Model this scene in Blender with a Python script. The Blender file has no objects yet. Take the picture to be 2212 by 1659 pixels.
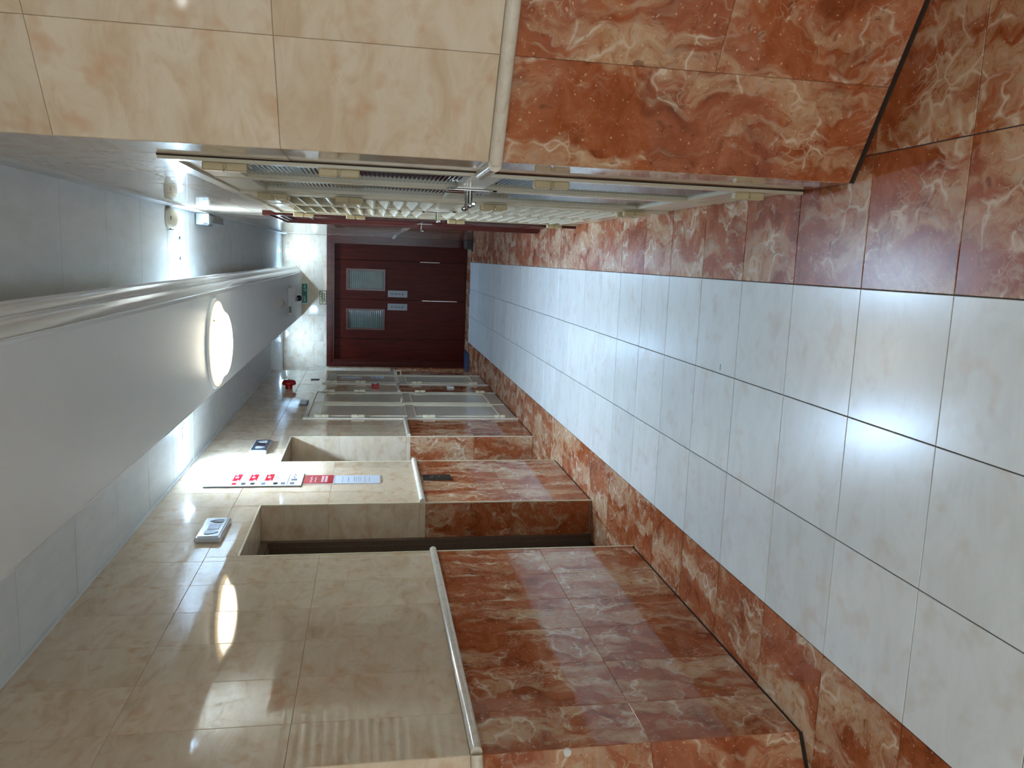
import bpy, math, random
from mathutils import Matrix, Vector
random.seed(7)
sc = bpy.context.scene
COL = sc.collection

# ------------------------------------------------------------------ camera
F_PX, YAW, PITCH, ROLL = 1718.93, 0.15582, -0.178303, 0.0102267
CAM = Vector((0.04436, 0.0, 1.48313))
fw = Vector((-math.sin(YAW) * math.cos(PITCH), math.cos(YAW) * math.cos(PITCH), math.sin(PITCH)))
r0 = Vector((math.cos(YAW), math.sin(YAW), 0))
u0 = r0.cross(fw)
rt = r0 * math.cos(ROLL) + u0 * math.sin(ROLL)
up = -r0 * math.sin(ROLL) + u0 * math.cos(ROLL)
cd = bpy.data.cameras.new('camera')
cam = bpy.data.objects.new('camera', cd)
COL.objects.link(cam)
cd.sensor_fit = 'HORIZONTAL'
cd.sensor_width = 36.0
cd.lens = F_PX / 2212 * 36.0
cd.clip_start = 0.02
X, Y, Z = -up, rt, -fw          # the phone was held sideways
cam.matrix_world = Matrix(((X.x, Y.x, Z.x, CAM.x), (X.y, Y.y, Z.y, CAM.y), (X.z, Y.z, Z.z, CAM.z), (0, 0, 0, 1)))
sc.camera = cam

# ------------------------------------------------------------------ world, exposure
w = bpy.data.worlds.new('world')
sc.world = w
w.use_nodes = True
w.node_tree.nodes['Background'].inputs[0].default_value = (0.78, 0.91, 1.0, 1)
w.node_tree.nodes['Background'].inputs[1].default_value = 1.25
vs = sc.view_settings
vs.view_transform = 'Standard'
vs.look = 'None'
vs.exposure = 1.6
vs.gamma = 1.0
vs.use_curve_mapping = False
sc.cycles.use_denoising = True
sc.cycles.max_bounces = 5
sc.cycles.diffuse_bounces = 4
sc.cycles.glossy_bounces = 3
sc.cycles.transmission_bounces = 0
sc.cycles.use_adaptive_sampling = True
sc.cycles.adaptive_threshold = 0.12
sc.cycles.adaptive_min_samples = 16
sc.cycles.use_light_tree = False
sc.cycles.caustics_reflective = True
sc.cycles.caustics_refractive = False
sc.cycles.blur_glossy = 1.0
sc.cycles.sample_clamp_indirect = 10.0

P_NEAR = 16.5       # LED downlights by the lifts, watts
P_FAR = 5.2         # LED downlights by the end wall, watts
L_DOWN = 60.0       # glow of the LED bulbs' own glass
L_DISH = 3.4        # glass dish lamps
L_LOBBY_FILL = 5.0      # fill lamps added in the unseen lobby
C_COOL = (0.49, 0.72, 1.0)
C_WARM = (1.0, 0.93, 0.74)
C_LOBBY_FILL = (0.86, 0.95, 1.0)  # tint of the added lobby fill

# ------------------------------------------------------------------ helpers
def srgb(r, g, b):
    f = lambda c: (c / 255 / 12.92) if c / 255 <= 0.04045 else ((c / 255 + 0.055) / 1.055) ** 2.4
    return (f(r), f(g), f(b), 1)

class NT:
    def __init__(s, name):
        s.m = bpy.data.materials.new(name)
        s.m.use_nodes = True
        s.t = s.m.node_tree
        s.b = s.t.nodes['Principled BSDF']
    def n(s, typ, ins=None, **kw):
        x = s.t.nodes.new(typ)
        for k, v in kw.items():
            setattr(x, k, v)
        for k, v in (ins or {}).items():
            if isinstance(v, bpy.types.NodeSocket):
                s.t.links.new(v, x.inputs[k])
            else:
                x.inputs[k].default_value = v
        return x
    def l(s, a, b):
        s.t.links.new(a, b)
    def ramp(s, fac, stops, interp='LINEAR'):
        x = s.n('ShaderNodeValToRGB', {0: fac})
        e = x.color_ramp.elements
        x.color_ramp.interpolation = interp
        while len(e) < len(stops):
            e.new(0.5)
        for i, (p, c) in enumerate(stops):
            e[i].position = p
            e[i].color = c if len(c) == 4 else (*c, 1)
        return x.outputs[0]
    def mix(s, fac, a, b, mode='MIX'):
        x = s.n('ShaderNodeMix', None, data_type='RGBA', blend_type=mode)
        for k, v in ((0, fac), (6, a), (7, b)):
            if isinstance(v, bpy.types.NodeSocket):
                s.l(v, x.inputs[k])
            else:
                x.inputs[k].default_value = v
        return x.outputs[2]
    def math(s, op, a, b=0.0):
        x = s.n('ShaderNodeMath', None, operation=op)
        for k, v in ((0, a), (1, b)):
            if isinstance(v, bpy.types.NodeSocket):
                s.l(v, x.inputs[k])
            else:
                x.inputs[k].default_value = v
        return x.outputs[0]
    def vmath(s, op, a, b):
        x = s.n('ShaderNodeVectorMath', None, operation=op)
        for k, v in ((0, a), (1, b)):
            if isinstance(v, bpy.types.NodeSocket):
                s.l(v, x.inputs[k])
            else:
                x.inputs[k].default_value = v
        return x.outputs[0]
    def noise(s, vec, scale, detail=4, rough=0.55, dist=0.0):
        return s.n('ShaderNodeTexNoise', {'Vector': vec, 'Scale': scale, 'Detail': detail, 'Roughness': rough, 'Distortion': dist})

def tile_coords(t):
    """object coordinates with a different slice of the stone for each tile"""
    tc = t.n('ShaderNodeTexCoord').outputs['Object']
    rnd = t.n('ShaderNodeObjectInfo').outputs['Random']
    off = t.n('ShaderNodeCombineXYZ', {0: t.math('MULTIPLY', rnd, 31.7), 1: t.math('MULTIPLY', rnd, 17.3), 2: t.math('MULTIPLY', rnd, 53.1)}).outputs[0]
    return t.vmath('ADD', tc, off), rnd, tc

def relief(t, vec, scale, dist, strength=1.0):
    if not dist:
        return
    h = t.noise(vec, scale, 0.0, 0.4).outputs[0]
    b = t.n('ShaderNodeBump', {'Height': h, 'Distance': dist, 'Strength': strength}).outputs[0]
    t.l(b, t.b.inputs['Normal'])

def red_marble(name, rough, dim=1.0, wav=0.0008, sat=1.03, spec=0.45):
    t = NT(name)
    p, rnd, tc = tile_coords(t)
    wn = t.noise(p, 3.5, 3, 0.65).outputs[1]
    warp = t.vmath('ADD', p, t.vmath('MULTIPLY', t.vmath('SUBTRACT', wn, (0.5, 0.5, 0.5)), (0.30, 0.30, 0.30)))
    base = t.ramp(t.noise(warp, 9, 5, 0.66).outputs[0], [(0.28, srgb(120, 60, 36)), (0.45, srgb(158, 86, 54)), (0.60, srgb(174, 104, 70)), (0.80, srgb(192, 134, 100))])
    # broad diagonal drifts of beige
    mp = t.n('ShaderNodeMapping', {'Vector': warp, 'Rotation': (0, 0, -0.75), 'Scale': (6.5, 1.9, 3.0)}).outputs[0]
    pn = t.noise(mp, 1.0, 5, 0.62, 0.4).outputs[0]
    patch = t.ramp(pn, [(0.46, (0, 0, 0)), (0.54, (0.55, 0.55, 0.55)), (0.63, (0.92, 0.92, 0.92))])
    pcol = t.ramp(t.noise(warp, 26, 3, 0.7).outputs[0], [(0.30, srgb(170, 120, 84)), (0.50, srgb(206, 168, 132)), (0.68, srgb(200, 178, 152)), (0.82, srgb(160, 140, 126))])
    c = t.mix(patch, base, pcol)
    # soft pale veins that swell and fade
    v1 = t.n('ShaderNodeTexVoronoi', {'Vector': warp, 'Scale': 8.0}, feature='DISTANCE_TO_EDGE').outputs[0]
    wd = t.ramp(t.noise(p, 9.0, 1, 0.6).outputs[0], [(0.35, (0.3, 0.3, 0.3)), (0.7, (1.0, 1.0, 1.0))])
    v1w = t.math('DIVIDE', v1, t.math('ADD', wd, 0.02))
    mask = t.mix(1.0, t.ramp(pn, [(0.43, (0, 0, 0)), (0.53, (1, 1, 1))]), t.ramp(t.noise(p, 6.0, 1, 0.55).outputs[0], [(0.42, (0, 0, 0)), (0.56, (0.95, 0.95, 0.95))]), 'MULTIPLY')
    ve = t.mix(1.0, t.ramp(v1w, [(0.0, (1, 1, 1)), (0.03, (0.7, 0.7, 0.7)), (0.085, (0.12, 0.12, 0.12)), (0.16, (0, 0, 0))]), mask, 'MULTIPLY')
    c = t.mix(ve, c, srgb(224, 204, 180))
    v2 = t.n('ShaderNodeTexVoronoi', {'Vector': warp, 'Scale': 30.0}, feature='DISTANCE_TO_EDGE').outputs[0]
    mask2 = t.ramp(t.noise(p, 6.0, 1, 0.5).outputs[0], [(0.54, (0, 0, 0)), (0.68, (0.55, 0.55, 0.55))])
    ve2 = t.mix(1.0, t.ramp(v2, [(0.0, (0.9, 0.9, 0.9)), (0.10, (0, 0, 0))]), mask2, 'MULTIPLY')
    c = t.mix(ve2, c, srgb(212, 180, 150))
    sp = t.ramp(t.noise(p, 85, 1, 0.5).outputs[0], [(0.69, (0, 0, 0)), (0.75, (0.7, 0.7, 0.7))])
    c = t.mix(sp, c, srgb(226, 186, 152))
    dk = t.ramp(t.noise(warp, 40, 1, 0.6).outputs[0], [(0.24, (0.55, 0.55, 0.55)), (0.33, (0, 0, 0))])
    c = t.mix(dk, c, srgb(92, 52, 38))
    hs = t.n('ShaderNodeHueSaturation', {'Color': c, 'Value': dim, 'Saturation': sat})
    t.l(hs.outputs[0], t.b.inputs['Base Color'])
    t.b.inputs['Roughness'].default_value = rough
    t.b.inputs['Specular IOR Level'].default_value = spec
    relief(t, p, 4.0, wav)
    return t.m

def cream_marble(name, cols, rough, wav=0.0008, scale=5.0):
    t = NT(name)
    p, rnd, tc = tile_coords(t)
    mp = t.n('ShaderNodeMapping', {'Vector': p, 'Rotation': (0, 0, 0.6), 'Scale': (1.0, 2.2, 1.0)}).outputs[0]
    a = t.noise(mp, scale, 4, 0.6, 0.8).outputs[0]
    c = t.ramp(a, [(0.25, cols[0]), (0.45, cols[1]), (0.6, cols[2]), (0.8, cols[3])])
    s = t.ramp(t.noise(p, scale * 2.4, 2, 0.6).outputs[0], [(0.56, (0, 0, 0)), (0.74, (0.6, 0.6, 0.6))])
    c = t.mix(s, c, cols[4])
    hs = t.n('ShaderNodeHueSaturation', {'Color': c, 'Value': t.math('ADD', t.math('MULTIPLY', rnd, 0.08), 0.95)})
    t.l(hs.outputs[0], t.b.inputs['Base Color'])
    t.b.inputs['Roughness'].default_value = rough
    relief(t, p, 4.0, wav)
    return t.m

def plain(name, col, rough=0.5, metal=0.0, noise=0.06, nscale=12.0, spec=0.5, stretch=(1, 1, 1), wav=0.0):
    t = NT(name)
    tc = t.n('ShaderNodeTexCoord').outputs['Object']
    mp = t.n('ShaderNodeMapping', {'Vector': tc, 'Scale': stretch}).outputs[0]
    nz = t.noise(mp, nscale, 2, 0.6).outputs[0]
    d = tuple(c * (1 - noise * 2) for c in col[:3]) + (1,)
    b = tuple(min(1, c * (1 + noise)) for c in col[:3]) + (1,)
    t.l(t.ramp(nz, [(0.3, d), (0.7, b)]), t.b.inputs['Base Color'])
    t.b.inputs['Roughness'].default_value = rough
    t.b.inputs['Metallic'].default_value = metal
    t.b.inputs['Specular IOR Level'].default_value = spec
    if wav:
        relief(t, tc, 3.0, wav)
    return t.m

def wood(name, c0, c1, c2, rough, spec):
    t = NT(name)
    tc = t.n('ShaderNodeTexCoord').outputs['Object']
    mp = t.n('ShaderNodeMapping', {'Vector': tc, 'Scale': (14, 14, 1.2)}).outputs[0]
    a = t.noise(mp, 2.2, 6, 0.6, 0.6).outputs[0]
    t.l(t.ramp(a, [(0.3, c0), (0.5, c1), (0.72, c2)]), t.b.inputs['Base Color'])
    t.b.inputs['Roughness'].default_value = rough
    t.b.inputs['Specular IOR Level'].default_value = spec
    return t.m

def emit(name, col, strength, base=(0.9, 0.9, 0.9, 1)):
    t = NT(name)
    t.b.inputs['Base Color'].default_value = base
    t.b.inputs['Emission Color'].default_value = (*col, 1)
    t.b.inputs['Emission Strength'].default_value = strength
    t.b.inputs['Roughness'].default_value = 0.2
    return t.m

M = {}
M['red'] = red_marble('red marble polished', 0.06)
M['redfloor'] = red_marble('red marble floor', 0.27, 0.90, 0.0, 1.05, 0.28)
M['cream'] = cream_marble('cream marble polished', [srgb(204, 176, 144), srgb(220, 198, 169), srgb(227, 209, 184), srgb(211, 184, 152), srgb(206, 160, 120)], 0.05)
M['floor'] = cream_marble('pale floor marble', [srgb(216, 217, 211), srgb(224, 226, 222), srgb(228, 231, 228), srgb(220, 221, 215), srgb(214, 202, 188)], 0.24, 0.0, 4.0)
M['rail'] = cream_marble('dado rail marble', [srgb(206, 192, 170), srgb(222, 210, 190), srgb(228, 216, 198), srgb(214, 200, 180), srgb(200, 176, 150)], 0.12, 0.0, 14.0)
M['grout'] = plain('wall grout', srgb(172, 142, 110), 0.9)
M['fgrout'] = plain('floor grout', srgb(70, 66, 62), 0.9)
M['slab'] = plain('floor screed', srgb(150, 140, 130), 0.5)
M['white'] = plain('ceiling paint', srgb(228, 231, 230), 0.6, noise=0.02, nscale=3)
M['panel'] = plain('ceiling panel paint', srgb(220, 223, 222), 0.55, noise=0.035, nscale=4, spec=0.3, stretch=(3, 1, 1))
M['beam'] = plain('beam gloss paint', srgb(228, 233, 233), 0.38, noise=0.012, nscale=2)
M['cornice'] = plain('cornice gloss paint', srgb(230, 233, 233), 0.16, noise=0.012, nscale=2)
M['door'] = plain('cream door paint', srgb(214, 206, 188), 0.16, noise=0.03, nscale=5, wav=0.0008)
M['doorR'] = plain('ivory door paint', srgb(212, 202, 176), 0.22, noise=0.03, nscale=6)
M['hinge'] = plain('ivory hinge paint', srgb(196, 178, 138), 0.35, noise=0.04)
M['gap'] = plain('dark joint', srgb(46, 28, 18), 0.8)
M['black'] = plain('black rubber', srgb(16, 16, 17), 0.6)
M['mahog'] = wood('mahogany', srgb(62, 16, 10), srgb(76, 22, 14), srgb(90, 28, 18), 0.28, 0.08)
M['mahogd'] = wood('mahogany casing', srgb(66, 22, 17), srgb(80, 28, 21), srgb(94, 37, 28), 0.14, 0.35)
M['fluted'] = plain('fluted obscure glass', srgb(34, 50, 58), 0.07, noise=0.08, spec=0.5)
M['pane'] = plain('obscured door pane', srgb(66, 80, 71), 0.07, noise=0.10, nscale=6, spec=0.5)
M['steel'] = plain('brushed steel', srgb(128, 130, 134), 0.45, 1.0, 0.05, 30, stretch=(1, 1, 12))
M['chrome'] = plain('chrome', srgb(205, 203, 198), 0.12, 1.0, 0.02)
M['bronze'] = plain('bronze lift metal', srgb(126, 110, 94), 0.40, 0.5, 0.05, 20, stretch=(1, 1, 6))
M['bronzed'] = plain('dark lift metal', srgb(66, 60, 54), 0.38, 0.6, 0.05, 20, stretch=(1, 1, 6))
M['bead'] = plain('ivory corner bead', srgb(226, 214, 184), 0.35)
M['plastic'] = plain('white plastic', srgb(222, 222, 216), 0.35, noise=0.02)
M['beigeplastic'] = plain('aged beige plastic', srgb(196, 186, 162), 0.4, noise=0.05)
M['greyplastic'] = plain('grey plastic', srgb(120, 124, 124), 0.35)
M['clear'] = plain('smoky lens plastic', srgb(150, 156, 156), 0.12)
M['navy'] = plain('navy lens', srgb(22, 22, 48), 0.1)
M['redpaint'] = plain('red enamel', srgb(168, 20, 22), 0.25)
M['redprint'] = plain('red print', srgb(178, 28, 42), 0.2)
M['pinkprint'] = plain('pale pink print', srgb(236, 200, 204), 0.3)
M['paper'] = plain('white paper', srgb(236, 238, 240), 0.35, noise=0.01)
M['paperblue'] = plain('bluish paper', srgb(206, 216, 232), 0.4, noise=0.02)
M['ink'] = plain('grey ink', srgb(96, 100, 112), 0.6)
M['blueink'] = plain('blue ink', srgb(84, 110, 160), 0.6)
M['dark'] = plain('black ink', srgb(22, 24, 26), 0.5)
M['green'] = plain('exit green', srgb(8, 92, 66), 0.3)
M['mint'] = plain('exit white', srgb(190, 232, 220), 0.4)
M['gold'] = plain('pale gold plate', srgb(204, 192, 146), 0.25, 0.0)
M['mat'] = plain('navy mat', srgb(36, 46, 74), 0.9, noise=0.15, nscale=60)
M['stop'] = plain('brown rubber', srgb(74, 58, 46), 0.6)
M['silver'] = plain('silver plastic', srgb(206, 212, 216), 0.22, 0.2)
M['slate'] = plain('slate plastic', srgb(62, 68, 78), 0.3)
M['lcd'] = plain('lilac display', srgb(150, 148, 178), 0.15)
M['maroon'] = plain('dark maroon display', srgb(62, 36, 50), 0.15)
M['bulb'] = emit('led bulb', C_COOL, L_DOWN)
M['bulb'].cycles.emission_sampling = 'NONE'
M['dish'] = emit('lit glass dish', C_WARM, L_DISH)
M['dish_fill'] = emit('lobby fill dish glass', C_LOBBY_FILL, L_LOBBY_FILL)  # glow of the fill lamps added behind the viewer
M['dishrim'] = emit('dish rim glass', (1.0, 0.74, 0.40), 0.9, srgb(236, 214, 176))

class MB:
    def __init__(s):
        s.v, s.f = [], []
    def add(s, vs_, fs):
        o = len(s.v)
        s.v += [tuple(p) for p in vs_]
        s.f += [tuple(i + o for i in f) for f in fs]
        return s
    def box(s, x0, x1, y0, y1, z0, z1):
        x0, x1 = sorted((x0, x1)); y0, y1 = sorted((y0, y1)); z0, z1 = sorted((z0, z1))
        return s.add([(x0, y0, z0), (x1, y0, z0), (x1, y1, z0), (x0, y1, z0), (x0, y0, z1), (x1, y0, z1), (x1, y1, z1), (x0, y1, z1)],
                     [(0, 3, 2, 1), (4, 5, 6, 7), (0, 1, 5, 4), (1, 2, 6, 5), (2, 3, 7, 6), (3, 0, 4, 7)])
    def rbox(s, x0, x1, y0, y1, z0, z1, c=0.004):
        """box with chamfered edges"""
        xs, ys, zs = sorted((x0, x1)), sorted((y0, y1)), sorted((z0, z1))
        V, idx = [], {}
        for i in (0, 1):
            for j in (0, 1):
                for k in (0, 1):
                    p = (xs[i], ys[j], zs[k])
                    q = (c if i == 0 else -c, c if j == 0 else -c, c if k == 0 else -c)
                    for a in range(3):
                        idx[(i, j, k, a)] = len(V)
                        V.append(tuple(p[b] + (0 if b == a else q[b]) for b in range(3)))
        Fs = []
        for a in range(3):
            b, d = (a + 1) % 3, (a + 2) % 3
            for sd in (0, 1):
                def key(u_, v_):
                    t = [0, 0, 0]; t[a] = sd; t[b] = u_; t[d] = v_
                    return (*t, a)
                q = [idx[key(0, 0)], idx[key(1, 0)], idx[key(1, 1)], idx[key(0, 1)]]
                Fs.append(tuple(q if sd else q[::-1]))
            for u_ in (0, 1):
                for v_ in (0, 1):
                    def k2(e, ax):
                        t = [0, 0, 0]; t[a] = e; t[b] = u_; t[d] = v_
                        return idx[(*t, ax)]
                    q = [k2(0, b), k2(1, b), k2(1, d), k2(0, d)]
                    Fs.append(tuple(q if (u_ ^ v_) else q[::-1]))
        for i in (0, 1):
            for j in (0, 1):
                for k in (0, 1):
                    q = [idx[(i, j, k, 0)], idx[(i, j, k, 1)], idx[(i, j, k, 2)]]
                    Fs.append(tuple(q if (i + j + k) % 2 else q[::-1]))
        return s.add(V, Fs)
    def lathe(s, c, axis, prof, n=32):
        """prof: list of (r, h) along axis from c"""
        ax = Vector(axis).normalized()
        a = ax.orthogonal().normalized(); b = ax.cross(a)
        V = []
        for r, h in prof:
            for i in range(n):
                t = 2 * math.pi * i / n
                V.append(Vector(c) + ax * h + (a * math.cos(t) + b * math.sin(t)) * r)
        Fs = []
        for k in range(len(prof) - 1):
            for i in range(n):
                j = (i + 1) % n
                Fs.append((k * n + i, k * n + j, (k + 1) * n + j, (k + 1) * n + i))
        Fs.append(tuple(range(n))[::-1])
        Fs.append(tuple((len(prof) - 1) * n + i for i in range(n)))
        return s.add(V, Fs)
    def prism(s, pts, o, u, v, n, d0, d1):
        """2D outline in (u, v) at o, extruded along n from d0 to d1"""
        o, u, v, n = Vector(o), Vector(u), Vector(v), Vector(n)
        k = len(pts)
        V = [o + u * p[0] + v * p[1] + n * d0 for p in pts] + [o + u * p[0] + v * p[1] + n * d1 for p in pts]
        Fs = [tuple(range(k))[::-1], tuple(range(k, 2 * k))] + [(i, (i + 1) % k, k + (i + 1) % k, k + i) for i in range(k)]
        return s.add(V, Fs)
    def build(s, name, mat, parent=None, smooth=False):
        me = bpy.data.meshes.new(name)
        off = parent.matrix_world.translation if parent else Vector((0, 0, 0))
        q = parent
        base = Vector((0, 0, 0))
        while q:
            base += q.location
            q = q.parent
        me.from_pydata([tuple(Vector(p) - base) for p in s.v], [], s.f)
        me.materials.append(mat)
        me.update()
        import bmesh
        bm = bmesh.new(); bm.from_mesh(me)
        bmesh.ops.recalc_face_normals(bm, faces=bm.faces)
        bm.to_mesh(me); bm.free()
        if smooth:
            for p in me.polygons:
                p.use_smooth = True
            me.set_sharp_from_angle(angle=math.radians(40))
        o = bpy.data.objects.new(name, me)
        COL.objects.link(o)
        o.parent = parent
        return o

def empty(name, loc, parent=None, **props):
    o = bpy.data.objects.new(name, None)
    COL.objects.link(o)
    o.empty_display_size = 0.05
    o.parent = parent
    base = Vector((0, 0, 0)); q = parent
    while q:
        base += q.location; q = q.parent
    o.location = Vector(loc) - base
    for k, v_ in props.items():
        o[k] = v_
    return o

def thing(name, loc, label, category, group=None):
    o = empty(name, loc)
    o['label'] = label; o['category'] = category
    if group:
        o['group'] = group
    return o

def tag(o, label, category, group=None):
    o['label'] = label; o['category'] = category
    if group:
        o['group'] = group
    return o

def struct(o):
    o['kind'] = 'structure'
    return o

_tiles = {}
def tile(name, parent, mat, o, u, v, n, a0, a1, b0, b1, gap=0.0012, th=0.010, ch=0.0012, tilt=0.002, proud=0.0004):
    """one stone slab spanning a0..a1 along u and b0..b1 along v on the plane through o"""
    wd, hg = a1 - a0 - gap, b1 - b0 - gap
    if wd < 0.012 or hg < 0.012:
        return None
    key = (round(wd, 3), round(hg, 3), mat.name, th)
    if key not in _tiles:
        x, y, c = wd / 2, hg / 2, ch
        V = [(-x, -y, -th), (x, -y, -th), (x, y, -th), (-x, y, -th), (-x, -y, -c), (x, -y, -c), (x, y, -c), (-x, y, -c),
             (-x + c, -y + c, 0), (x - c, -y + c, 0), (x - c, y - c, 0), (-x + c, y - c, 0)]
        Fs = [(0, 3, 2, 1), (8, 9, 10, 11)]
        for i in range(4):
            j = (i + 1) % 4
            Fs += [(i, j, 4 + j, 4 + i), (4 + i, 4 + j, 8 + j, 8 + i)]
        me = bpy.data.meshes.new(name)
        me.from_pydata(V, [], Fs)
        me.materials.append(mat)
        me.update()
        _tiles[key] = me
    ob = bpy.data.objects.new(name, _tiles[key])
    COL.objects.link(ob)
    ob.parent = parent
    u, v, n = Vector(u), Vector(v), Vector(n)
    c = Vector(o) + u * (a0 + a1) / 2 + v * (b0 + b1) / 2 + n * random.uniform(0, proud)
    mt = Matrix(((u.x, v.x, n.x, c.x), (u.y, v.y, n.y, c.y), (u.z, v.z, n.z, c.z), (0, 0, 0, 1)))
    mt = mt @ Matrix.Rotation(random.uniform(-tilt, tilt), 4, 'X') @ Matrix.Rotation(random.uniform(-tilt, tilt) * 0.6, 4, 'Y')
    if parent:
        base = Vector((0, 0, 0)); q = parent
        while q:
            base += q.location; q = q.parent
        mt = Matrix.Translation(-base) @ mt
    ob.matrix_basis = mt
    return ob

def cut(a0, a1, b0, b1, holes):
    """rectangles of a cell left over around door openings (which all stand on the floor)"""
    rects = [(a0, a1, b0, b1)]
    for (h0, h1, z0, z1) in holes:
        out = []
        for (p0, p1, q0, q1) in rects:
            if p1 <= h0 or p0 >= h1 or q1 <= z0 or q0 >= z1:
                out.append((p0, p1, q0, q1)); continue
            if p0 < h0: out.append((p0, h0, q0, q1))
            if p1 > h1: out.append((h1, p1, q0, q1))
            m0, m1 = max(p0, h0), min(p1, h1)
            if q0 < z0: out.append((m0, m1, q0, z0))
            if q1 > z1: out.append((m0, m1, z1, q1))
        rects = out
    return rects

RZ = [0.009, 0.545, 1.112]
BZ = [1.150, 1.728, 2.303, 2.765]
def clad(parent, o, u, n, a_edges, holes, ztop=2.765, tilt=0.002, tall=None):
    v = (0, 0, 1)
    for i in range(len(a_edges) - 1):
        for rows, mat, nm in ((RZ, M['red'], 'dado_tile'), (BZ, M['cream'], 'wall_tile')):
            if i == tall and rows is RZ:
                rows = [RZ[0], RZ[-1]]
            for k in range(len(rows) - 1):
                for r in cut(a_edges[i], a_edges[i + 1], rows[k], min(rows[k + 1], ztop), holes):
                    tile(nm, parent, mat, o, u, v, n, *r, tilt=tilt)

def rail_piece(parent, p0, p1, n, z=1.131):
    """half-round marble bead along p0-p1"""
    p0, p1, n = Vector(p0), Vector(p1), Vector(n)
    ln = (p1 - p0).length
    prof = [(-0.002, -0.019), (0.010, -0.019)] + [(0.010 + 0.018 * math.cos(t), 0.019 * math.sin(t)) for t in [math.radians(-80 + 20 * i) for i in range(9)]] + [(0.010, 0.019), (-0.002, 0.019)]
    m = MB().prism([(a, b) for a, b in prof], (p0.x, p0.y, z), n, (0, 0, 1), (p1 - p0) / ln, 0, ln)
    return m.build('dado_rail', M['rail'], parent, smooth=True)

def text(s, size, o, u, v, n, mat, parent, name='lettering', depth=0.0006, bold=0.0):
    cu = bpy.data.curves.new('t', 'FONT')
    cu.body = s; cu.size = size; cu.align_x = 'CENTER'; cu.align_y = 'CENTER'
    cu.offset = bold; cu.resolution_u = 2
    ob = bpy.data.objects.new('t', cu)
    COL.objects.link(ob)
    bpy.context.view_layer.update()
    me = bpy.data.meshes.new_from_object(ob.evaluated_get(bpy.context.evaluated_depsgraph_get()))
    bpy.data.objects.remove(ob); bpy.data.curves.remove(cu)
    me.name = name
    base = Vector((0, 0, 0)); q = parent
    while q:
        base += q.location; q = q.parent
    o, u, v, n = Vector(o), Vector(u), Vector(v), Vector(n)
    for vt in me.vertices:
        vt.co = o + u * vt.co.x + v * vt.co.y + n * depth - base
    me.materials.clear(); me.materials.append(mat)
    r = bpy.data.objects.new(name, me)
    COL.objects.link(r); r.parent = parent
    return r

def ribbons(strokes, wd, o, u, v, n, mat, parent, name='script', depth=0.0006):
    """flat pen strokes given as 2D polylines"""
    o, u, v, n = Vector(o), Vector(u), Vector(v), Vector(n)
    m = MB()
    for st in strokes:
        if len(st) == 1:
            x, y = st[0]; h = wd * 0.6
            m.add([o + u * a + v * b + n * depth for a, b in ((x - h, y), (x, y - h), (x + h, y), (x, y + h))], [(0, 1, 2, 3)])
            continue
        for (x0, y0), (x1, y1) in zip(st, st[1:]):
            d = Vector((x1 - x0, y1 - y0)); d.normalize(); d *= wd / 2
            pr = Vector((-d.y, d.x))
            q = [(x0 - d.x + pr.x, y0 - d.y + pr.y), (x0 - d.x - pr.x, y0 - d.y - pr.y), (x1 + d.x - pr.x, y1 + d.y - pr.y), (x1 + d.x + pr.x, y1 + d.y + pr.y)]
            m.add([o + u * a + v * b + n * depth for a, b in q], [(0, 1, 2, 3)])
    return m.build(name, mat, parent)

# ------------------------------------------------------------------ sizes of the place
XL, XR = -1.523, 0.324          # corridor walls
YE = 12.40                      # end wall
ZC = 2.765                      # ceiling
YPL = 2.312                     # the same corner on the lift side
YP = 2.335                      # where the corridor opens to the lobby
YN = 11.0                       # left wall ends, a shallow niche beyond
XN = -2.30
S30 = Vector((0.862, -0.506, 0)).normalized()

# ------------------------------------------------------------------ floor
floor = struct(MB().box(-4.2, 3.2, -4.0, YE + 0.3, -0.20, -0.0035).build('floor', M['fgrout']))
rows = [0.633 - 0.4 * 3 + 0.4 * k for k in range(0, 60)]
rows = [y for y in rows if y < 11.9]
ZU, UX, UY = (0, 0, 1), (1, 0, 0), (0, 1, 0)
FT = dict(gap=0.0032, th=0.012, tilt=0.0007, proud=0.0003)
for y in rows:
    y1 = min(y + 0.4, 11.97)
    for i in range(3):
        tile('floor_tile', floor, M['floor'], (0, 0, 0), UX, UY, ZU, -1.2 + 0.4 * i, -0.8 + 0.4 * i, y, y1, **FT)
    tile('border_tile', floor, M['redfloor'], (0, 0, 0), UX, UY, ZU, 0.0, 0.4, y, y1, **FT)
    tile('border_tile', floor, M['redfloor'], (0, 0, 0), UX, UY, ZU, -1.6, -1.2, y, y1, **FT)
    if y < 2.3:
        for i in range(5):
            tile('border_tile', floor, M['redfloor'], (0, 0, 0), UX, UY, ZU, 0.4 + 0.4 * i, 0.8 + 0.4 * i, y, y1, **FT)
            tile('border_tile', floor, M['redfloor'], (0, 0, 0), UX, UY, ZU, -2.0 - 0.4 * i, -1.6 - 0.4 * i, y, y1, **FT)
    if 3.8 < y < 5.2 or 5.7 < y < 7.1 or y > 10.9:
        tile('border_tile', floor, M['redfloor'], (0, 0, 0), UX, UY, ZU, -1.80 if y < 10 else -2.0, -1.6, y, y1, **FT)
for i in range(7):
    tile('border_tile', floor, M['redfloor'], (0, 0, 0), UX, UY, ZU, -2.4 + 0.4 * i, -2.0 + 0.4 * i, 11.97, YE + 0.02, **FT)
# lobby floor behind the viewer
MB().box(-4.2, 3.2, -4.0, rows[0] - 0.002, -0.0034, 0.0).build('lobby_paving', M['floor'], floor)

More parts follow.
